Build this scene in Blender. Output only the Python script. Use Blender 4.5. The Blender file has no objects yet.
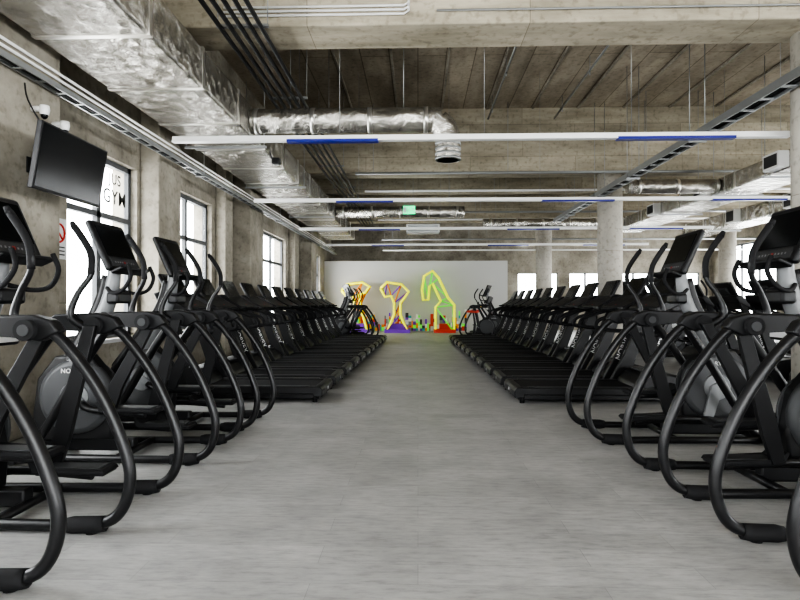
import bpy, bmesh, math, random
from mathutils import Vector, Matrix
random.seed(4)
S=bpy.context.scene
COL=S.collection

# ------------------------------------------------------------ materials
def new_mat(name):
    m=bpy.data.materials.new(name); m.use_nodes=True
    nt=m.node_tree; b=nt.nodes['Principled BSDF']
    return m,nt,b
def plain(name,col,rough=.5,metal=0,emit=None,es=0,spec=.5,noise=0):
    m,nt,b=new_mat(name)
    b.inputs['Base Color'].default_value=(*col,1)
    b.inputs['Roughness'].default_value=rough
    b.inputs['Metallic'].default_value=metal
    b.inputs['Specular IOR Level'].default_value=spec
    if emit:
        b.inputs['Emission Color'].default_value=(*emit,1); b.inputs['Emission Strength'].default_value=es
    if noise:
        n=nt.nodes.new('ShaderNodeTexNoise'); n.inputs['Scale'].default_value=8; n.inputs['Detail'].default_value=4
        r=nt.nodes.new('ShaderNodeMapRange'); r.inputs['To Min'].default_value=max(0,rough-noise); r.inputs['To Max'].default_value=min(1,rough+noise)
        nt.links.new(n.outputs['Fac'],r.inputs['Value']); nt.links.new(r.outputs['Result'],b.inputs['Roughness'])
    return m
def ramp(nt,fac,stops):
    r=nt.nodes.new('ShaderNodeValToRGB'); e=r.color_ramp.elements
    e[0].position=stops[0][0]; e[0].color=(*stops[0][1],1)
    e[1].position=stops[-1][0]; e[1].color=(*stops[-1][1],1)
    for p,c in stops[1:-1]:
        x=e.new(p); x.color=(*c,1)
    nt.links.new(fac,r.inputs['Fac']); return r
def mapping(nt,scale):
    tc=nt.nodes.new('ShaderNodeTexCoord'); mp=nt.nodes.new('ShaderNodeMapping')
    mp.inputs['Scale'].default_value=scale; nt.links.new(tc.outputs['Object'],mp.inputs['Vector']); return mp
def concrete(name,dark,light,streak=(1,1,1),bump=.2,boards=None,rowh=.6):
    m,nt,b=new_mat(name); L=nt.links
    mp=mapping(nt,streak)
    n=nt.nodes.new('ShaderNodeTexNoise'); n.inputs['Scale'].default_value=1.1; n.inputs['Detail'].default_value=9; n.inputs['Roughness'].default_value=.64
    L.new(mp.outputs['Vector'],n.inputs['Vector'])
    mid=tuple((a+c)/2 for a,c in zip(dark,light))
    r=ramp(nt,n.outputs['Fac'],[(.34,dark),(.5,mid),(.66,light)])
    mp2=mapping(nt,(1,1,1))
    v=nt.nodes.new('ShaderNodeTexNoise'); v.inputs['Scale'].default_value=13; v.inputs['Detail'].default_value=7; L.new(mp2.outputs['Vector'],v.inputs['Vector'])
    r2=ramp(nt,v.outputs['Fac'],[(.32,(.68,.67,.65)),(.46,(1,1,1)),(.75,(1.05,1.05,1.05))])
    mx=nt.nodes.new('ShaderNodeMixRGB'); mx.blend_type='MULTIPLY'; mx.inputs['Fac'].default_value=.75
    L.new(r.outputs['Color'],mx.inputs['Color1']); L.new(r2.outputs['Color'],mx.inputs['Color2'])
    out=mx.outputs['Color']
    if boards:
        br=nt.nodes.new('ShaderNodeTexBrick'); br.offset=.5; br.inputs['Scale'].default_value=1
        mp3=mapping(nt,(1,1,1))
        mp3.inputs['Rotation'].default_value={'y':(0,0,math.pi/2),'x':(math.pi/2,0,0),'w':(math.pi/2,0,math.pi/2)}[boards]
        L.new(mp3.outputs['Vector'],br.inputs['Vector'])
        br.inputs['Brick Width'].default_value=7 if boards=='y' else 2.4; br.inputs['Row Height'].default_value=rowh
        br.inputs['Mortar Size'].default_value=.012 if boards=='y' else .005; br.inputs['Mortar Smooth'].default_value=.5
        br.inputs['Color1'].default_value=(.86,.86,.86,1); br.inputs['Color2'].default_value=(1.06,1.06,1.06,1); br.inputs['Mortar'].default_value=(.5,.48,.45,1)
        m2=nt.nodes.new('ShaderNodeMixRGB'); m2.blend_type='MULTIPLY'; m2.inputs['Fac'].default_value=1
        L.new(out,m2.inputs['Color1']); L.new(br.outputs['Color'],m2.inputs['Color2']); out=m2.outputs['Color']
    L.new(out,b.inputs['Base Color']); b.inputs['Roughness'].default_value=.88; b.inputs['Specular IOR Level'].default_value=.25
    bp=nt.nodes.new('ShaderNodeBump'); bp.inputs['Strength'].default_value=bump; bp.inputs['Distance'].default_value=.02
    L.new(v.outputs['Fac'],bp.inputs['Height']); L.new(bp.outputs['Normal'],b.inputs['Normal'])
    return m
M_conc=concrete('concrete_raw',(.20,.182,.148),(.42,.39,.33))
M_wallc=concrete('concrete_wall',(.20,.182,.148),(.40,.372,.315),boards='w',rowh=1.1)
M_beam=concrete('concrete_beam',(.27,.243,.185),(.53,.48,.38),streak=(.5,2,2.5),boards='x',rowh=.38)
M_slab=concrete('concrete_slab_boards',(.25,.215,.165),(.46,.405,.32),streak=(1.6,.6,1),boards='y',rowh=.52)
M_pill=concrete('concrete_pillar',(.36,.34,.30),(.58,.55,.49),streak=(1,1,.5))
M_white=plain('painted_white_wall',(.52,.52,.51),.8,noise=.1)
def floor_mat():
    m,nt,b=new_mat('vinyl_plank_floor'); L=nt.links
    mp=mapping(nt,(1,1,1))
    br=nt.nodes.new('ShaderNodeTexBrick'); br.offset=.37; br.inputs['Scale'].default_value=1
    br.inputs['Brick Width'].default_value=1.25; br.inputs['Row Height'].default_value=.19
    br.inputs['Mortar Size'].default_value=.0014; br.inputs['Mortar Smooth'].default_value=.3; br.inputs['Bias'].default_value=0
    br.inputs['Color1'].default_value=(.335,.333,.327,1); br.inputs['Color2'].default_value=(.38,.378,.372,1); br.inputs['Mortar'].default_value=(.24,.24,.235,1)
    L.new(mp.outputs['Vector'],br.inputs['Vector'])
    mp2=mapping(nt,(2.4,10,1)); n=nt.nodes.new('ShaderNodeTexNoise'); n.inputs['Scale'].default_value=3; n.inputs['Detail'].default_value=10; n.inputs['Roughness'].default_value=.72
    L.new(mp2.outputs['Vector'],n.inputs['Vector'])
    r=ramp(nt,n.outputs['Fac'],[(.33,(.68,.68,.68)),(.5,(1,1,1)),(.67,(1.18,1.18,1.18))])
    mx=nt.nodes.new('ShaderNodeMixRGB'); mx.blend_type='MULTIPLY'; mx.inputs['Fac'].default_value=.9
    L.new(br.outputs['Color'],mx.inputs['Color1']); L.new(r.outputs['Color'],mx.inputs['Color2'])
    mp3=mapping(nt,(1,1,1)); n3=nt.nodes.new('ShaderNodeTexNoise'); n3.inputs['Scale'].default_value=2.0; n3.inputs['Detail'].default_value=8; n3.inputs['Roughness'].default_value=.6
    L.new(mp3.outputs['Vector'],n3.inputs['Vector'])
    r3=ramp(nt,n3.outputs['Fac'],[(.35,(.84,.84,.84)),(.65,(1.08,1.08,1.08))])
    mx2=nt.nodes.new('ShaderNodeMixRGB'); mx2.blend_type='MULTIPLY'; mx2.inputs['Fac'].default_value=1
    L.new(mx.outputs['Color'],mx2.inputs['Color1']); L.new(r3.outputs['Color'],mx2.inputs['Color2'])
    L.new(mx2.outputs['Color'],b.inputs['Base Color'])
    r4=nt.nodes.new('ShaderNodeMapRange'); r4.inputs['To Min'].default_value=.32; r4.inputs['To Max'].default_value=.55
    L.new(n.outputs['Fac'],r4.inputs['Value']); L.new(r4.outputs['Result'],b.inputs['Roughness'])
    b.inputs['Specular IOR Level'].default_value=.5
    return m
M_floor=floor_mat()
def foil_mat():
    m,nt,b=new_mat('foil_insulation'); L=nt.links
    mp=mapping(nt,(1,1,1)); v=nt.nodes.new('ShaderNodeTexVoronoi'); v.inputs['Scale'].default_value=6; v.feature='F1'
    n=nt.nodes.new('ShaderNodeTexNoise'); n.inputs['Scale'].default_value=5; n.inputs['Detail'].default_value=7; n.inputs['Distortion'].default_value=1.4; n.inputs['Roughness'].default_value=.6
    L.new(mp.outputs['Vector'],v.inputs['Vector']); L.new(mp.outputs['Vector'],n.inputs['Vector'])
    ad=nt.nodes.new('ShaderNodeMath'); ad.operation='MULTIPLY_ADD'; ad.inputs[1].default_value=.8; L.new(v.outputs['Distance'],ad.inputs[0]); L.new(n.outputs['Fac'],ad.inputs[2])
    bp=nt.nodes.new('ShaderNodeBump'); bp.inputs['Strength'].default_value=.7; bp.inputs['Distance'].default_value=.045
    L.new(ad.outputs[0],bp.inputs['Height']); L.new(bp.outputs['Normal'],b.inputs['Normal'])
    r=ramp(nt,n.outputs['Fac'],[(.3,(.38,.365,.33)),(.7,(.66,.64,.59))]); L.new(r.outputs['Color'],b.inputs['Base Color'])
    b.inputs['Metallic'].default_value=.9; b.inputs['Roughness'].default_value=.27
    return m
M_foil=foil_mat()
M_foiltape=plain('foil_tape',(.70,.68,.64),.3,.9)
M_black=plain('machine_black_paint',(.009,.009,.010),.42,noise=.08,spec=.4)
M_tube=plain('frame_black_gloss',(.009,.009,.010),.34,noise=.05,spec=.45)
M_rub=plain('rubber_black',(.012,.012,.013),.75,spec=.3)
M_screen=plain('screen_glass',(.004,.005,.006),.15,spec=.2)
M_grey=plain('machine_silver_grey',(.20,.205,.21),.45,.3,noise=.06)
M_disc=plain('flywheel_cover_grey',(.06,.062,.065),.5,.1,noise=.06)
M_dgrey=plain('machine_dark_grey',(.03,.031,.033),.5,noise=.06)
M_wmark=plain('white_marking',(.7,.7,.7),.5)
M_yel=plain('yellow_tag',(.8,.5,.03),.5)
M_red=plain('red_marking',(.6,.03,.02),.5)
M_dred=plain('console_red_key',(.25,.015,.01),.5)
M_steel=plain('galvanised_steel',(.33,.34,.34),.42,.7,noise=.1)
M_lwhite=plain('white_enamel',(.78,.78,.77),.4)
M_blue=plain('blue_film',(.006,.012,.22),.35)
M_frame=plain('window_frame_grey',(.085,.09,.095),.5)
M_sill=plain('window_sill_white',(.6,.6,.6),.5)
M_cable=plain('conduit_black',(.01,.01,.01),.5)
M_green=plain('exit_green',(.0,.28,.12),.5,emit=(0,.8,.3),es=1.5)
M_neon=plain('crane_yellow',(.82,.80,.0),.5,emit=(.85,.9,.0),es=.3)
M_neong=plain('crane_green',(.15,.75,.08),.5,emit=(.2,1,.05),es=.2)
M_orange=plain('mural_orange',(.9,.30,.01),.6)
M_purple=plain('mural_purple',(.20,.05,.50),.7)
M_teal=plain('mural_teal',(.05,.4,.42),.7)
M_mred=plain('mural_red',(.65,.06,.04),.7)
M_txt=plain('lettering_dark',(.03,.03,.03),.5)
def glass_mat():
    m=bpy.data.materials.new('window_glass'); m.use_nodes=True; nt=m.node_tree; nt.nodes.clear()
    o=nt.nodes.new('ShaderNodeOutputMaterial'); t=nt.nodes.new('ShaderNodeBsdfTransparent'); g=nt.nodes.new('ShaderNodeBsdfGlossy')
    g.inputs['Roughness'].default_value=.05; mx=nt.nodes.new('ShaderNodeMixShader'); mx.inputs[0].default_value=.06
    t.inputs['Color'].default_value=(.95,.96,.96,1)
    nt.links.new(t.outputs[0],mx.inputs[1]); nt.links.new(g.outputs[0],mx.inputs[2]); nt.links.new(mx.outputs[0],o.inputs[0]); return m
M_glass=glass_mat()

# ------------------------------------------------------------ mesh builder
class B:
    def __init__(s,name):
        s.name=name; s.bm=bmesh.new(); s.mats=[]
    def mi(s,m):
        if m not in s.mats: s.mats.append(m)
        return s.mats.index(m)
    def box(s,c,size,m,bevel=0,rot=None,seg=2):
        mat=Matrix.Translation(c)@(rot.to_4x4() if rot else Matrix.Identity(4))@Matrix.Diagonal((*size,1))
        r=bmesh.ops.create_cube(s.bm,size=1,matrix=mat); vs=r['verts']
        i=s.mi(m); fs={f for v in vs for f in v.link_faces}
        for f in fs: f.material_index=i
        if bevel:
            es={e for v in vs for e in v.link_edges}
            r2=bmesh.ops.bevel(s.bm,geom=list(es)+vs,offset=bevel,segments=seg,affect='EDGES',profile=.5)
            for f in r2['faces']: f.material_index=i; f.smooth=True
    def b2(s,lo,hi,m,bevel=0):
        s.box([(a+b)/2 for a,b in zip(lo,hi)],[abs(b-a) for a,b in zip(lo,hi)],m,bevel)
    def tube(s,pts,r,m,seg=10,smooth=0,caps=True,sy=1.0):
        P=[Vector(p) for p in pts]
        R=list(r) if isinstance(r,(list,tuple)) else [r]*len(P)
        if smooth and len(P)>2:
            Q=[];RR=[]
            for i in range(len(P)-1):
                p0=P[max(i-1,0)];p1=P[i];p2=P[i+1];p3=P[min(i+2,len(P)-1)]
                for k in range(smooth):
                    t=k/smooth
                    Q.append(.5*((2*p1)+(p2-p0)*t+(2*p0-5*p1+4*p2-p3)*t*t+(3*p1-p0-3*p2+p3)*t**3))
                    RR.append(R[i]*(1-t)+R[i+1]*t)
            Q.append(P[-1]); RR.append(R[-1]); P=Q;R=RR
        i=s.mi(m); rings=[]; up=None
        for k,p in enumerate(P):
            t=(P[min(k+1,len(P)-1)]-P[max(k-1,0)]).normalized()
            if up is None:
                a=Vector((0,1,0)) if abs(t.y)<.9 else Vector((0,0,1))
                up=(a-t*a.dot(t)).normalized()
            else: up=(up-t*up.dot(t)).normalized()
            w=t.cross(up)
            rings.append([s.bm.verts.new(p+(up*math.cos(2*math.pi*j/seg)*sy+w*math.sin(2*math.pi*j/seg))*R[k]) for j in range(seg)])
        for a,b in zip(rings,rings[1:]):
            for j in range(seg):
                f=s.bm.faces.new((a[j],a[(j+1)%seg],b[(j+1)%seg],b[j])); f.material_index=i; f.smooth=True
        if caps:
            for rr in (rings[0][::-1],rings[-1]):
                f=s.bm.faces.new(rr); f.material_index=i
    def cyl(s,p0,p1,r,m,seg=16,r2=None): s.tube([p0,p1],[r,r if r2 is None else r2],m,seg)
    def poly(s,pts,axis,a,b,m,bevel=0):
        def mk(p,t): return Vector((p[0],t,p[1])) if axis=='y' else Vector((t,p[0],p[1]))
        i=s.mi(m)
        A=[s.bm.verts.new(mk(p,a)) for p in pts]; C=[s.bm.verts.new(mk(p,b)) for p in pts]
        n=len(pts); fs=[s.bm.faces.new(A),s.bm.faces.new(C[::-1])]
        for k in range(n): fs.append(s.bm.faces.new((A[(k+1)%n],A[k],C[k],C[(k+1)%n])))
        for f in fs: f.material_index=i
        if bevel:
            es={e for f in fs for e in f.edges}
            r2=bmesh.ops.bevel(s.bm,geom=list(es),offset=bevel,segments=2,affect='EDGES',profile=.5)
            for f in r2['faces']: f.material_index=i; f.smooth=True
    def text(s,txt,size,mat4,m,ext=.002):
        c=bpy.data.curves.new('t','FONT'); c.body=txt; c.size=size; c.extrude=ext; c.align_x='CENTER'; c.align_y='CENTER'; c.offset=size*.008; c.space_character=1.08
        o=bpy.data.objects.new('t',c); COL.objects.link(o); bpy.context.view_layer.update()
        me=bpy.data.meshes.new_from_object(o.evaluated_get(bpy.context.evaluated_depsgraph_get()))
        me.transform(mat4); i=s.mi(m)
        n0=len(s.bm.faces); s.bm.from_mesh(me); s.bm.faces.ensure_lookup_table()
        for f in list(s.bm.faces)[n0:]: f.material_index=i
        bpy.data.objects.remove(o); bpy.data.curves.remove(c); bpy.data.meshes.remove(me)
    def mesh(s):
        bmesh.ops.recalc_face_normals(s.bm,faces=s.bm.faces)
        me=bpy.data.meshes.new(s.name); s.bm.to_mesh(me); s.bm.free()
        for m in s.mats: me.materials.append(m)
        return me
    def done(s,loc=(0,0,0),rz=0):
        o=bpy.data.objects.new(s.name,s.mesh()); o.location=loc; o.rotation_euler[2]=rz; COL.objects.link(o); return o
def RY(a): return Matrix.Rotation(a,3,'Y')
def place(name,me,loc,rz):
    o=bpy.data.objects.new(name,me); o.location=loc; o.rotation_euler[2]=rz; COL.objects.link(o); return o

# ------------------------------------------------------------ room
XL,XR,Y0,Y1,H=-3.9,13,-7,26,5.7
HW=H-.035
f=B('floor'); f.b2((XL-.4,Y0-.3,-.2),(XR+.3,Y1+.3,0),M_floor); f.done()
def wall_x(name,x0,x1,ya,yb,ops,m):
    w=B(name); ops=sorted(ops); y=ya
    for (a,b,z0,z1) in ops:
        if a>y: w.b2((x0,y,0),(x1,a,H),m)
        w.b2((x0,a,0),(x1,b,z0),m); w.b2((x0,a,z1),(x1,b,H),m); y=b
    if y<yb: w.b2((x0,y,0),(x1,yb,H),m)
    return w
def wall_y(name,y0,y1,xa,xb,ops,m):
    w=B(name); ops=sorted(ops); x=xa
    for (a,b,z0,z1) in ops:
        if a>x: w.b2((x,y0,0),(a,y1,H),m)
        w.b2((a,y0,0),(b,y1,z0),m); w.b2((a,y0,z1),(b,y1,H),m); x=b
    if x<xb: w.b2((x,y0,0),(xb,y1,H),m)
    return w
OL=[(-5.8,-3.4,.6,3.1),(-2.2,.2,.6,3.1),(1.2,3.9,.6,3.1),(6.3,7.9,.75,3.05),(8.85,10.8,.75,3.05),(14.3,16.9,.75,3.05),(20.3,22.9,.75,3.05)]
wall_x('wall_left',XL-.35,XL,Y0,Y1,OL,M_wallc).done()
OR=[(y,y+3.6,.6,3.6) for y in (-5,-.6,3.8,8.2,12.6,17,21.4)]  # right-hand openings, mostly unseen, made larger to let in more daylight
wall_x('wall_right',XR,XR+.3,Y0,Y1,OR,M_wallc).done()
OB=[(4.45,6.25,1.3,2.55),(6.75,8.2,1.3,2.55),(8.8,10.4,1.3,2.55),(10.9,12.5,1.3,2.55)]
wall_y('wall_back',Y1,Y1+.3,XL-.35,XR+.3,OB,M_conc).done()
OC=[(-3.4,.2,.2,5.2),(.6,4.2,.2,5.2),(4.6,8.2,.2,5.2),(8.6,12.2,.2,5.2)]  # unseen glazing behind the camera, enlarged to add light from the front
wall_y('wall_front',Y0-.3,Y0,XL-.35,XR+.3,OC,M_white).done()
pw=B('wall_partition'); pw.b2((XL,24,0),(3.7,24.15,2.95),M_white); pw.b2((3.55,24.15,0),(3.7,Y1,2.95),M_white); pw.done()

def window(n,kind,a,b,z0,z1,pos,mull=1,trans=True,letter=None):
    w=B('window_%d'%n); t=.07 if kind=='x' else .045
    def bx(u0,v0,u1,v1,m=M_frame,d=.06,off=0):
        if kind=='x': w.b2((pos-d/2+off,u0,v0),(pos+d/2+off,u1,v1),m)
        else: w.b2((u0,pos-d/2+off,v0),(u1,pos+d/2+off,v1),m)
    bx(a,z0,b,z0+t); bx(a,z1-t,b,z1); bx(a,z0,a+t,z1); bx(b-t,z0,b,z1)
    for k in range(mull):
        c=a+(b-a)*(k+1)/(mull+1); bx(c-.045,z0+t,c+.045,z1-t)
    if trans:
        zt=z0+(z1-z0)*.68; bx(a+t,zt-.035,b-t,zt+.035)
    bx(a+t,z0+t,b-t,z1-t,M_glass,.006)
    if kind=='x' and pos<0: w.b2((pos,a,z0-.05),(XL+.06,b,z0-.003),M_sill)
    if letter:
        for (txt,size,y,z) in letter:
            Mt=Matrix.Translation((pos+.02,y,z))@Matrix.Rotation(math.radians(90),4,'Z')@Matrix.Rotation(math.radians(90),4,'X')
            w.text(txt,size,Mt,M_txt)
    w.done()
n=1
for i,(a,b,z0,z1) in enumerate(OL):
    L=None
    if i==3: L=[('GYM',.26,7.5,2.58),('JUS',.2,7.5,2.82)]
    if i==4: L=[("It's",.3,9.2,2.12),('never',.3,9.32,1.85),('too',.3,9.25,1.55)]
    window(n,'x',a,b,z0,z1,XL-.12,1,True,L); n+=1
for (a,b,z0,z1) in OR: window(n,'x',a,b,z0,z1,XR+.12,2); n+=1
for (a,b,z0,z1) in OB: window(n,'y',a,b,z0,z1,Y1+.12,1,False); n+=1
for (a,b,z0,z1) in OC: window(n,'y',a,b,z0,z1,Y0-.12,2); n+=1

for (a,b,x) in [(4.7,5.55,-3.5),(7.98,8.72,-3.62),(11.0,11.45,-3.7),(12.0,13.0,-3.5),(17.3,17.9,-3.7),(18.9,19.9,-3.5)]:
    c=B('concrete_pilaster'); c.b2((XL+.001,a,0),(x,b,4.198),M_conc,.02)
    c.done()
c=B('ceiling')
c.b2((XL-.35,Y0-.3,H),(XR+.3,Y1+.3,H+.25),M_slab)
x=XL+.3
while x<XR:
    c.b2((x-.02,Y0,H-.03),(x+.02,Y1,H+.01),M_conc)
    x+=1.04
c.done()
for yy in (-.6,6.5,13.6,20.7):
    b=B('ceiling_beam')
    b.b2((XL,yy-.3,4.2),(XR,yy+.3,5.0),M_beam,.02); b.b2((XL,yy-.22,5.0),(XR,yy+.22,H),M_beam)
    b.done()
for yy in (17.2,23.4):
    b=B('ceiling_beam'); b.b2((XL,yy-.15,4.45),(XR,yy+.15,H),M_beam,.01); b.done()
b=B('edge_beam'); b.b2((XL,Y0,4.2),(XL+.35,Y1,H),M_conc); b.done()
for yy in (-.6,6.55,13.6,20.7):
    for xx in (4.47,10.9):
        p=B('round_concrete_pillar')
        p.tube([(xx,yy,0),(xx,yy,4.2)],.28,M_pill,32)
        for z in (1.2,2.4,3.6): p.tube([(xx,yy,z-.004),(xx,yy,z+.004)],.2815,M_conc,32)
        p.done()

# ------------------------------------------------------------ services
d=B('rectangular_air_duct')
d.b2((-3.4,-3,3.55),(-2.35,21.5,4.0),M_foil,.03)
yy=-2.5
while yy<21.4:
    d.b2((-3.405,yy-.03,3.545),(-2.345,yy+.03,4.005),M_foiltape); yy+=1.25
for yy in (0.5,3.5,8.5,11.5,15.5,18.5):
    d.b2((-3.47,yy-.02,3.50),(-2.25,yy+.02,3.535),M_steel)
    for xx in (-3.45,-2.28): d.cyl((xx,yy,3.5),(xx,yy,HW),.006,M_steel,6)
d.done()
d=B('round_air_duct')
pts=[(-2.34,8.1,3.77),(.1,8.1,3.77),(.27,8.1,3.74),(.38,8.1,3.65),(.42,8.1,3.5),(.42,8.1,3.2)]
d.tube(pts,.17,M_foil,20,smooth=4,caps=False)
for xx in (-2.3,-1.5,-.7,.08): d.tube([(xx,8.1,3.77),(xx+.06,8.1,3.77)],.178,M_foiltape,20)
for z in (3.2,3.27,3.34,3.41): d.tube([(.42,8.1,z),(.42,8.1,z+.03)],.182,M_steel,20)
d.cyl((.42,8.1,3.2),(.42,8.1,3.22),.15,M_dgrey)  # dark disc stands in for the shade inside the open duct end
for xx in (-1.8,-.2): d.cyl((xx,8.1,3.9),(xx,8.1,HW),.006,M_steel,6)
d.done()
d=B('black_conduit_bundle')
for k in range(5):
    xx=-2.02+k*.105
    d.tube([(xx,-3,4.02),(xx,21,4.02)],.024,M_cable,8)
for yy in (-2,0,2,4,5.9,8,10,12,14.2,16,18,20):
    d.b2((-2.08,yy-.02,4.045),(-1.54,yy+.02,4.075),M_steel)
    for xx in (-2.07,-1.55): d.cyl((xx,yy,4.06),(xx,yy,HW),.005,M_steel,6)
d.done()
d=B('cable_tray')
d.b2((-3.47,-3,3.2),(-3.455,23.8,3.25),M_steel); d.b2((-3.37,-3,3.2),(-3.355,23.8,3.25),M_steel)
yy=-3
while yy<23.8:
    d.b2((-3.46,yy,3.2),(-3.36,yy+.03,3.21),M_steel); yy+=.3
d.tube([(-3.42,-3,3.225),(-3.42,23.8,3.225)],.018,M_cable,8)
for yy in (4.2,8.95,14,19.95):
    d.b2((-3.48,yy-.02,3.18),(-3.345,yy+.02,3.2),M_steel)
    d.cyl((-3.35,yy,3.2),(-3.35,yy,3.54),.006,M_steel,6)
d.done()
d=B('white_conduit')
for x,z in ((-3.475,3.42),(-3.475,3.36)): d.tube([(x,-3,z),(x,23.9,z)],.013,M_lwhite,8)
d.done()
d=B('cable_tray')
d.b2((3.95,2,3.56),(3.97,17,3.66),M_steel); d.b2((4.13,2,3.56),(4.15,17,3.66),M_steel)
yy=2
while yy<17: d.b2((3.95,yy,3.56),(4.15,yy+.05,3.575),M_steel); yy+=.4
for k in range(3): d.tube([(4.0+k*.05,2,3.6),(4.0+k*.05,17,3.6)],.018,M_cable if k else M_lwhite,8)
for yy in (3,5.5,8.5,11,13,15.5):
    for xx in (3.94,4.16): d.cyl((xx,yy,3.56),(xx,yy,HW),.006,M_steel,6)
    d.b2((3.92,yy-.02,3.53),(4.18,yy+.02,3.56),M_steel)
d.done()
for (x0,x1,z0,z1,a,b) in [(6.3,7.2,3.5,3.82,9.0,19),(9.0,9.8,3.45,3.85,5,20)]:
    d=B('rectangular_air_duct'); d.b2((x0,a,z0),(x1,b,z1),M_foil,.03)
    yy=a+.3
    while yy<b: d.b2((x0-.005,yy-.03,z0-.005),(x1+.005,yy+.03,z1+.005),M_foiltape); yy+=1.2
    yy=a+1
    while yy<b-1:
        d.b2((x0-.18,yy,z0+.02),(x0+.01,yy+.45,z1-.02),M_lwhite,.01); d.b2((x0-.185,yy+.04,z0+.06),(x0-.175,yy+.41,z1-.06),M_dgrey); yy+=2.6
    for yy in (9.4,10.6,12.4,15,18):
        for xx in (x0-.05,x1+.05): d.cyl((xx,yy,z0-.03),(xx,yy,HW),.006,M_steel,6)
        d.b2((x0-.08,yy-.02,z0-.05),(x1+.08,yy+.02,z0-.012),M_steel)
    d.done()
for (yy,x0,x1,z,r) in [(12.3,4.4,6.28,3.65,.15),(16.3,-2.33,1.3,3.77,.16),(17.9,2.0,6.28,3.65,.15)]:
    d=B('round_air_duct'); d.tube([(x0,yy,z),(x1,yy,z)],r,M_foil,18)
    xx=x0+.2
    while xx<x1: d.tube([(xx,yy,z),(xx+.06,yy,z)],r+.006,M_foiltape,18); xx+=.8
    for xx in (x0+.4,x1-.4): d.cyl((xx,yy,z+r-.02),(xx,yy,HW),.006,M_steel,6)
    d.done()
for (yy,z,r,m) in [(12.9,4.1,.03,M_steel),(15.2,4.15,.03,M_lwhite),(18.6,4.12,.035,M_steel),(20.1,4.1,.03,M_lwhite),(22.3,3.65,.035,M_steel),(23.0,3.3,.03,M_lwhite)]:
    d=B('water_pipe'); d.tube([(-1.4,yy,z),(12.9,yy,z)],r,m,8)
    for xx in (-1,2,5,8.2,11): d.cyl((xx,yy,z),(xx,yy,HW),.006,M_steel,6)
    d.done()
for xx in (1.6,3.1):
    d=B('sprinkler_pipe'); d.tube([(xx,7,5.4),(xx,13.2,5.4)],.02,M_steel,8)
    for yy in (8,10.5,12.5): d.cyl((xx,yy,5.4),(xx,yy,HW),.006,M_steel,6); d.cyl((xx,yy,5.4),(xx,yy,5.31),.012,M_steel,8)
    d.done()
d=B('beam_conduit')
for k in range(3):
    z=4.3+k*.045
    d.tube([(-2.1,6.17,z),(-.15,6.17,z),(-.1,6.17,z+.03),(-.1,6.17,z+.9)],.013,M_lwhite,8)
d.tube([(.2,6.17,4.33),(7,6.17,4.33)],.012,M_steel,8)
d.done()
for yy,x0,x1 in ((6.98,-3.0,4.4),(11.2,-3.2,7.8),(15.5,-3.2,7.8),(19.8,-3.2,7.8),(2.6,-3.0,4.4)):
    d=B('linear_light_fixture')
    d.b2((x0,yy-.03,3.18),(x1,yy+.03,3.235),M_lwhite,.006)
    d.b2((x0,yy-.045,3.165),(x1,yy+.045,3.18),M_lwhite)
    for (a,b) in ((-1.59,-.48),(2.38,3.76),(5.6,7.0)):
        if b<x1: d.b2((a,yy-.05,3.15),(b,yy+.05,3.183),M_blue)
    xx=x0+.3
    while xx<x1:
        if xx>-2.3: d.cyl((xx,yy,3.23),(xx,yy,HW),.003,M_steel,5)
        xx+=1.75
    d.done()
d=B('exit_sign'); d.box((-.22,14.4,3.52),(.3,.05,.2),M_green,.008)
yf=14.372
o=-.02; oz=.04
d.b2((-.34+o,yf,3.41+oz),(-.27+o,yf+.004,3.55+oz),M_wmark)
d.cyl((-.215+o,yf+.004,3.535+oz),(-.215+o,yf,3.535+oz),.014,M_wmark,10)
d.tube([(-.222+o,yf,3.515+oz),(-.235+o,yf,3.47+oz),(-.21+o,yf,3.44+oz),(-.20+o,yf,3.41+oz)],.010,M_wmark,6)
d.tube([(-.235+o,yf,3.47+oz),(-.255+o,yf,3.44+oz),(-.26+o,yf,3.415+oz)],.009,M_wmark,6)
d.tube([(-.255+o,yf,3.49+oz),(-.225+o,yf,3.505+oz),(-.195+o,yf,3.485+oz)],.007,M_wmark,6)
d.b2((-.16+o,yf,3.472+oz),(-.10+o,yf+.004,3.488+oz),M_wmark); d.poly([(-.10+o,3.45+oz),(-.10+o,3.51+oz),(-.065+o,3.48+oz)],'y',yf,yf+.004,M_wmark)
for xx in (-.32,-.12): d.cyl((xx,14.4,3.61),(xx,14.4,HW),.005,M_steel,6)
d.done()
d=B('fan_coil_unit'); d.box((.15,17.6,3.45),(1.0,.5,.26),M_sill,.02); d.b2((-.3,17.34,3.36),(.6,17.35,3.54),M_steel)
for xx in (-.25,.55): d.cyl((xx,17.6,3.57),(xx,17.6,HW),.006,M_steel,6)
d.done()

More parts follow.
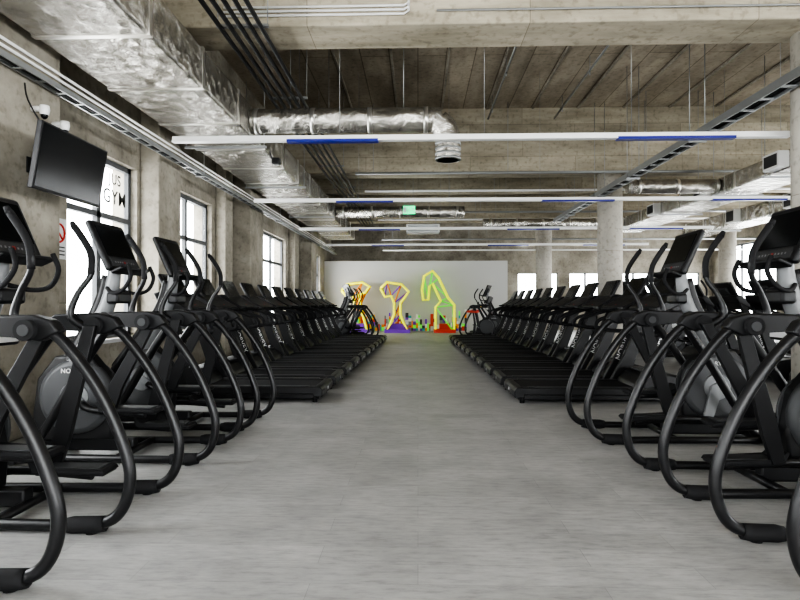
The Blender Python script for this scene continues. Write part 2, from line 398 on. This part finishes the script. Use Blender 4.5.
d=B('wall_television')
R=Matrix.Rotation(math.radians(9),3,'Y'); T=Vector((-3.12,5.1,2.42))
d.box(T,(.05,.99,.56),M_black,.008,rot=R)
d.box(T+R@Vector((.0265,0,.005)),(.002,.96,.52),M_screen,rot=R)
d.box(T+Vector((-.05,0,0)),(.05,.4,.3),M_rub,.01,rot=R)
d.tube([T+Vector((-.06,0,.0)),(-3.49,5.1,2.44)],.022,M_rub,8); d.box((-3.49,5.1,2.44),(.015,.1,.14),M_rub)
d.tube([T+Vector((-.05,-.1,.1)),(-3.3,4.98,2.75),(-3.45,5.0,3.0),(-3.48,5.0,3.15)],.007,M_cable,6,smooth=4)
d.done()
for (x,y,z) in ((-3.42,5.12,2.93),(-3.42,5.42,2.88)):
    d=B('security_camera'); d.cyl((-3.495,y,z+.03),(-3.37,y,z+.03),.025,M_lwhite)
    d.tube([(-3.38,y,z+.055),(-3.38,y,z+.02),(-3.38,y,z-.02),(-3.38,y,z-.045)],[.04,.045,.038,.018],M_lwhite,16); d.tube([(-3.38,y,z-.02),(-3.38,y,z-.05),(-3.38,y,z-.065)],[.034,.026,.01],M_screen,14); d.done()
d=B('speaker'); d.box((-2.2,8.9,3.4),(.12,.14,.1),M_black,.02); d.cyl((-2.26,8.9,3.42),(-2.3,8.9,3.56),.01,M_black,6); d.done()
d=B('wall_notice_sign'); d.b2((XL,5.98,1.68),(XL+.012,6.28,2.12),M_wmark)
yc=6.13
ring=[(XL+.016,yc+.1*math.cos(t*math.pi/10),1.96+.1*math.sin(t*math.pi/10)) for t in range(21)]
d.tube(ring,.012,M_red,6); d.tube([(XL+.016,yc-.07,2.03),(XL+.016,yc+.07,1.89)],.01,M_red,6)
for z in (1.8,1.76,1.72): d.b2((XL+.012,6.02,z),(XL+.014,6.24,z+.015),M_txt)
d.done()

# ------------------------------------------------------------ harbour-crane art (open frames standing at the back wall)
k=24/578
def mp(p): return ((p[0]-418)*k,1.2+(303-p[1])*k)
cranes=[
 ([(344,291),(349,285),(364,283),(371,287),(367,293),(361,295),(362,305),(365,316),(369,331.3),(353,331.3),(356,316),(357,305),(355,296),(348,296)],M_orange,M_orange,M_purple),
 ([(382,289),(388,283),(402,285),(409,292),(405,298),(401,303),(401,314),(404,322),(409,331.3),(387,331.3),(392,322),(395,314),(395,303),(392,296),(386,297)],M_purple,M_orange,M_purple),
 ([(422,290),(424,277),(432,272),(438,279),(447,298),(453,305),(453,331.3),(435,331.3),(435,307),(440,301),(432,284),(429,287),(428,300),(423,300)],M_neong,M_neong,M_mred),
]
for pts,m,m2,m3 in cranes:
    mu=B('crane_sculpture')
    q=[mp(p) for p in pts]
    for yy,r in ((23.2,.06),(23.75,.045)):
        mu.tube([(x,yy,z) for x,z in q+[q[0]]],r,M_neon if yy<23.5 else m,6)
    for (x,z) in q: mu.tube([(x,23.2,z),(x,23.75,z)],.035,M_neon,6)
    n=len(q)
    for i in range(n//2):
        a=q[i]; b=q[n-1-i]; a2=q[i+1]
        mu.tube([(a[0],23.21,a[1]),(b[0],23.21,b[1])],.03,m2,5)
        mu.tube([(b[0],23.21,b[1]),(a2[0],23.21,a2[1])],.03,m,5)
    xs=[p[0] for p in q if p[1]<.1]; x0,x1=min(xs),max(xs)
    mu.b2((x0-.06,23.12,0),(x1+.06,23.85,.14),m3,.01)
    mu.b2((x0+.16,23.3,.14),(x1-.16,23.65,.36),m3,.01)
    mu.done()
mu=B('skyline_mural')
cols=[M_orange,M_purple,M_teal,M_mred,M_yel,M_dgrey,M_sill,M_grey,M_lwhite,M_neong]
px=352
while px<466:
    w=random.choice([1.5,2,3]); zc=.05
    for j in range(random.randint(2,5)):
        h=random.uniform(2,5)*k
        x0,_=mp((px,0)); x1,_=mp((px+w,0)); mu.b2((x0,23.975,zc),(x1,23.998,zc+h),random.choice(cols)); zc+=h
    px+=w
mu.done()

# ------------------------------------------------------------ elliptical trainer
def elliptical():
    e=B('elliptical_trainer'); W=.31
    for s in (-1,1):
        y=s*W
        e.tube([(.66,y,1.09),(.5,y,1.08),(.38,y,1.02),(.25,y,.87),(.14,y,.70),(.05,y,.50),(0.0,y,.32),(.02,y,.17),(.09,y,.075),(.22,y,.04),(.4,y,.038),(1.5,y*.9,.038)],.030,M_tube,12,smooth=5)
        e.tube([(.13,y,.05),(.17,y,.045),(.3,y,.042),(.34,y,.04)],[.04,.044,.044,.036],M_rub,12)
        e.cyl((.2,y,.0),(.2,y,.05),.03,M_rub,12)
        e.poly([(.36,1.05),(.40,1.11),(.5,1.14),(.78,1.13),(.84,1.08),(.80,1.03),(.6,1.02),(.46,1.0)],'y',y-.04,y+.04,M_black,.012)
        e.cyl((.52,y-.075,1.06),(.52,y+.075,1.06),.055,M_rub,18); e.cyl((.52,y,1.06),(.52,y+s*.082,1.06),.03,M_dgrey,14)
        e.tube([(.78,y,1.07),(1.0,y*.95,.75),(1.25,y*.85,.35),(1.45,y*.8,.06)],[.036,.036,.034,.032],M_tube,12,smooth=4)
        e.tube([(.8,y,1.08),(.92,y*.6,1.1),(1.0,0,1.1)],.03,M_black,10,smooth=4)
        e.tube([(.56,y-s*.05,1.04),(.66,y-s*.06,1.12),(.62,y-s*.05,1.26),(.55,y-s*.03,1.38),(.56,y-s*.02,1.52),(.66,y-s*.02,1.68)],[.026,.024,.018,.017,.017,.018],M_tube,10,smooth=5)
        e.tube([(.55,y-s*.03,1.38),(.56,y-s*.02,1.52),(.66,y-s*.02,1.68)],.021,M_rub,10,smooth=5)
        e.tube([(.66,y-s*.02,1.675),(.68,y-s*.02,1.71)],[.022,.015],M_rub,10)
        e.tube([(.96,s*.05,1.32),(.86,s*.16,1.28),(.76,s*.2,1.30),(.70,s*.19,1.40),(.73,s*.18,1.50)],.015,M_rub,8,smooth=5)
        zp=.16 if s<0 else .34; xp=.36 if s<0 else .5
        e.poly([(.48,1.06),(.56,1.06),(.74+.1*(s>0),zp+.24),(.78+.1*(s>0),zp+.06),(.70+.1*(s>0),zp+.03),(.64+.1*(s>0),zp+.22)],'y',y-s*.085-.02,y-s*.085+.02,M_black,.006)
        yp=s*.15
        e.tube([(xp+.1,yp,zp),(xp+.5,yp,zp+.03),(1.12,yp*.9,.30+.12*s)],[.026,.028,.03],M_tube,10,smooth=4)
        e.box((xp+.2,yp,zp+.03),(.42,.16,.03),M_black,.012)
        e.poly([(xp-.02,zp+.03),(xp+.42,zp+.03),(xp+.45,zp+.11),(xp+.42,zp+.11),(xp+.38,zp+.06),(xp+.0,zp+.055)],'y',yp-.088,yp+.088,M_rub,.008)
        e.box((xp+.2,yp,zp+.058),(.34,.12,.008),M_dgrey,.002)
        e.poly([(1.06,.27+.12*s),(1.14,.25+.12*s),(1.24,.44),(1.2,.5),(1.14,.47)],'y',s*.1-.015,s*.1+.015,M_grey,.005)
        e.tube([(1.2,s*.04,.46),(1.2,s*.075,.46),(1.2,s*.09,.46)],[.30,.29,.25],M_disc,36)
        e.tube([(1.2,s*.088,.46),(1.2,s*.097,.46)],[.12,.11],M_grey,24)
    e.poly([(.92,.12),(1.5,.10),(1.56,.3),(1.52,.6),(1.38,.78),(1.1,.80),(.95,.62),(.9,.35)],'y',-.06,.06,M_black,.02)
    e.tube([(1.24,0,.7),(1.10,0,.95),(.98,0,1.2),(.93,0,1.42),(.94,0,1.56)],[.085,.075,.062,.05,.045],M_grey,14,smooth=4)
    e.tube([(1.29,0,.7),(1.16,0,.95),(1.04,0,1.2),(.99,0,1.42)],[.07,.06,.05,.035],M_black,12,smooth=4)
    e.box((.89,0,1.24),(.10,.22,.09),M_black,.02)
    R=RY(math.radians(24)); c=Vector((.93,0,1.64))
    e.box(c,(.05,.50,.42),M_black,.02,rot=R)
    e.box(c+R@Vector((-.027,0,.035)),(.004,.42,.26),M_screen,.001,rot=R)
    e.box(c+R@Vector((-.027,0,-.145)),(.005,.40,.07),M_dgrey,.001,rot=R)
    e.box(c+R@Vector((-.031,.0,-.145)),(.004,.02,.02),M_dred,rot=R)
    for q in range(-4,5):
        if q: e.box(c+R@Vector((-.031,q*.035,-.145)),(.003,.012,.012),M_grey,rot=R)
    e.box(c+R@Vector((.035,0,-.03)),(.05,.22,.26),M_dgrey,.02,rot=R)
    e.box(c+R@Vector((-.05,0,-.225)),(.10,.46,.03),M_black,.012,rot=R)
    e.tube([(1.5,-.36,.045),(1.5,.36,.045)],.04,M_tube,12)
    e.tube([(.75,-.29,.04),(.75,.29,.04)],.028,M_tube,10)
    e.b2((.75,-.045,.03),(1.5,.045,.13),M_black,.012)
    for s in (-1,1): e.cyl((1.5,s*.35,.05),(1.5,s*.39,.05),.045,M_rub,14)
    e.box((.965,0,1.0),(.12,.3,.1),M_black,.02)
    for s in (-1,1):
        if s<0: Mt=Matrix.Translation((1.2,-.093,.665))@Matrix.Rotation(math.radians(90),4,'X')
        else: Mt=Matrix.Translation((1.2,.093,.665))@Matrix.Rotation(math.pi,4,'Z')@Matrix.Rotation(math.radians(90),4,'X')
        e.text('NORVEX',.05,Mt,M_wmark)
    e.box((.80,-.352,1.07),(.03,.006,.03),M_yel)
    return e.mesh()
ME=elliptical()
def treadmill():
    t=B('treadmill')
    for s in (-1,1):
        t.box((.92,s*.37,.145),(1.7,.12,.09),M_black,.015)
        t.box((.92,s*.37,.193),(1.5,.085,.008),M_dgrey,.002)
        t.box((.95,s*.33,.07),(1.8,.06,.07),M_tube,.01)
        t.cyl((.1,s*.36,0),(.1,s*.36,.1),.03,M_rub,12); t.cyl((1.9,s*.34,.0),(1.9,s*.34,.1),.04,M_rub,12)
        t.poly([(1.38,.16),(1.62,.14),(1.72,.45),(1.86,.85),(1.98,1.2),(1.9,1.25),(1.76,.95),(1.6,.55)],'y',s*.41-.035,s*.41+.035,M_black,.014)
        t.poly([(1.60,.45),(1.66,.44),(1.86,1.0),(1.82,1.02)],'y',s*.448-.003,s*.448+.003,M_dgrey)
        t.tube([(1.88,s*.40,1.12),(1.7,s*.40,1.08),(1.5,s*.40,1.02),(1.36,s*.40,.97),(1.31,s*.40,.90),(1.36,s*.4,.84),(1.72,s*.4,.82)],.024,M_rub,10,smooth=4)
        t.cyl((2.0,s*.43,.07),(2.0,s*.36,.07),.05,M_rub,14)
    t.box((.88,0,.155),(1.62,.60,.05),M_rub,.01)
    t.cyl((.09,-.31,.13),(.09,.31,.13),.048,M_rub,16)
    t.poly([(.0,.07),(.0,.15),(.03,.19),(.10,.195),(.12,.07)],'y',-.43,.43,M_black,.012)
    t.box((-.003,0,.125),(.004,.05,.035),M_wmark)
    t.poly([(1.45,.1),(1.47,.215),(1.58,.33),(1.75,.37),(1.98,.33),(2.12,.2),(2.12,.07),(1.5,.06)],'y',-.375,.375,M_black,.03)
    t.b2((1.60,-.25,.352),(1.78,.25,.375),M_dgrey,.005)
    t.poly([(1.66,1.10),(1.74,1.08),(2.0,1.20),(2.06,1.32),(1.98,1.34),(1.80,1.22),(1.66,1.15)],'y',-.45,.45,M_black,.015)
    R=RY(math.radians(28)); c=Vector((1.98,0,1.40))
    t.box(c,(.05,.62,.36),M_black,.02,rot=R)
    t.box(c+R@Vector((-.027,0,.02)),(.004,.5,.26),M_screen,rot=R)
    t.box(c+R@Vector((.035,0,-.03)),(.05,.34,.24),M_dgrey,.02,rot=R)
    t.box((1.76,0,1.16),(.05,.3,.05),M_dgrey,.01); t.box((1.72,0,1.17),(.02,.05,.02),M_red,.004)
    t.tube([(1.75,-.2,1.12),(1.58,-.18,1.12),(1.55,0,1.12),(1.58,.18,1.12),(1.75,.2,1.12)],.018,M_rub,8,smooth=4)
    for s in (-1,1):
        ang=math.radians(66)
        if s<0: Mt=Matrix.Translation((1.67,-.4475,.62))@Matrix.Rotation(math.pi/2,4,'X')@Matrix.Rotation(ang,4,'Z')
        else: Mt=Matrix.Translation((1.67,.4475,.62))@Matrix.Rotation(math.pi,4,'Z')@Matrix.Rotation(math.pi/2,4,'X')@Matrix.Rotation(-ang,4,'Z')
        t.text('NORVEX',.10,Mt,M_wmark)
    return t.mesh()
MT=treadmill()
def bike():
    e=B('exercise_bike')
    e.tube([(.1,-.27,.04),(.1,.27,.04)],.035,M_tube); e.tube([(1.15,-.27,.04),(1.15,.27,.04)],.035,M_tube)
    e.tube([(.1,0,.05),(1.15,0,.05)],.035,M_tube)
    e.tube([(.35,0,.06),(.42,0,.5),(.36,0,.88)],[.045,.04,.028],M_tube,12,smooth=3)
    e.poly([(.14,.90),(.2,.96),(.5,.93),(.56,.89),(.5,.87),(.2,.88)],'y',-.1,.1,M_mred,.02)
    e.poly([(.45,.2),(1.0,.15),(1.05,.5),(.85,.72),(.6,.62)],'y',-.07,.07,M_black,.02)
    for s in (-1,1):
        e.tube([(.85,s*.06,.42),(.85,s*.1,.42)],[.24,.22],M_disc,28)
        e.tube([(.6,s*.1,.38),(.6+.14*s,s*.12,.38-.1*s)],.014,M_grey,8)
        e.box((.6+.14*s,s*.17,.38-.1*s),(.1,.09,.03),M_rub,.006)
    e.tube([(.85,0,.65),(.95,0,.95),(.9,0,1.2)],[.05,.04,.035],M_black,12,smooth=3)
    for s in (-1,1): e.tube([(.93,0,1.1),(.85,s*.2,1.12),(.65,s*.22,1.15),(.6,s*.2,1.24)],.016,M_rub,8,smooth=4)
    R=RY(math.radians(20)); e.box((.9,0,1.3),(.05,.34,.26),M_black,.02,rot=R); e.box(Vector((.9,0,1.3))+R@Vector((-.027,0,0)),(.004,.28,.18),M_screen,rot=R)
    return e.mesh()
MB=bike()
for y in (2.06,3.28,4.55,5.66): place('elliptical_trainer',ME,(-1.5,y,0),math.pi)
for y in (2.66,3.9,5.28): place('elliptical_trainer',ME,(1.5 if y<5 else 1.44,y,0),0)
for i in range(11):
    x=1.15-.017*i
    place('treadmill',MT,(-x,7.35+1.05*i,0),math.pi)
    place('treadmill',MT,(x,7.35+1.06*i,0),0)
for (x,y,r) in [(-1.45,19.6,math.pi+.4),(-1.7,21.0,math.pi+.4),(1.6,20.9,-.4)]:
    place('elliptical_trainer',ME,(x,y,0),r)
place('exercise_bike',MB,(1.5,19.4,0),-.4); place('exercise_bike',MB,(1.9,22.2,0),-.4)
for i in range(7): place('treadmill',MT,(7.4,4.6+1.15*i,0),math.pi)
for i in range(5): place('elliptical_trainer',ME,(6.9,13.2+1.25*i,0),math.pi)
for i in range(6): place('treadmill',MT,(8.1,6.6+1.6*i,0),0)

# ------------------------------------------------------------ light
w=bpy.data.worlds.new('World'); S.world=w; w.use_nodes=True
bg=w.node_tree.nodes['Background']; bg.inputs['Color'].default_value=(.985,.99,1,1); bg.inputs['Strength'].default_value=10.0
def portal(loc,rot,sx,sy):
    l=bpy.data.lights.new('daylight_portal','AREA'); l.shape='RECTANGLE'; l.size=sx; l.size_y=sy; l.cycles.is_portal=True
    o=bpy.data.objects.new('daylight_portal',l); o.location=loc; o.rotation_euler=rot; COL.objects.link(o)
for (a,b,z0,z1) in OL: portal((XL-.38,(a+b)/2,(z0+z1)/2),(0,-math.pi/2,0),z1-z0,b-a)
for (a,b,z0,z1) in OR: portal((XR+.33,(a+b)/2,(z0+z1)/2),(0,math.pi/2,0),z1-z0,b-a)
for (a,b,z0,z1) in OB: portal(((a+b)/2,Y1+.33,(z0+z1)/2),(-math.pi/2,0,0),b-a,z1-z0)
for (a,b,z0,z1) in OC: portal(((a+b)/2,Y0-.33,(z0+z1)/2),(math.pi/2,0,0),b-a,z1-z0)

cam=bpy.data.cameras.new('camera'); cam.lens=26; cam.sensor_width=36; cam.clip_end=200
co=bpy.data.objects.new('camera',cam); COL.objects.link(co); co.location=(0,0,1.2)
co.rotation_euler=(math.radians(90.3),0,math.radians(1.78)); S.camera=co
S.view_settings.view_transform='AgX'
S.view_settings.look='AgX - High Contrast'
S.view_settings.exposure=0.55
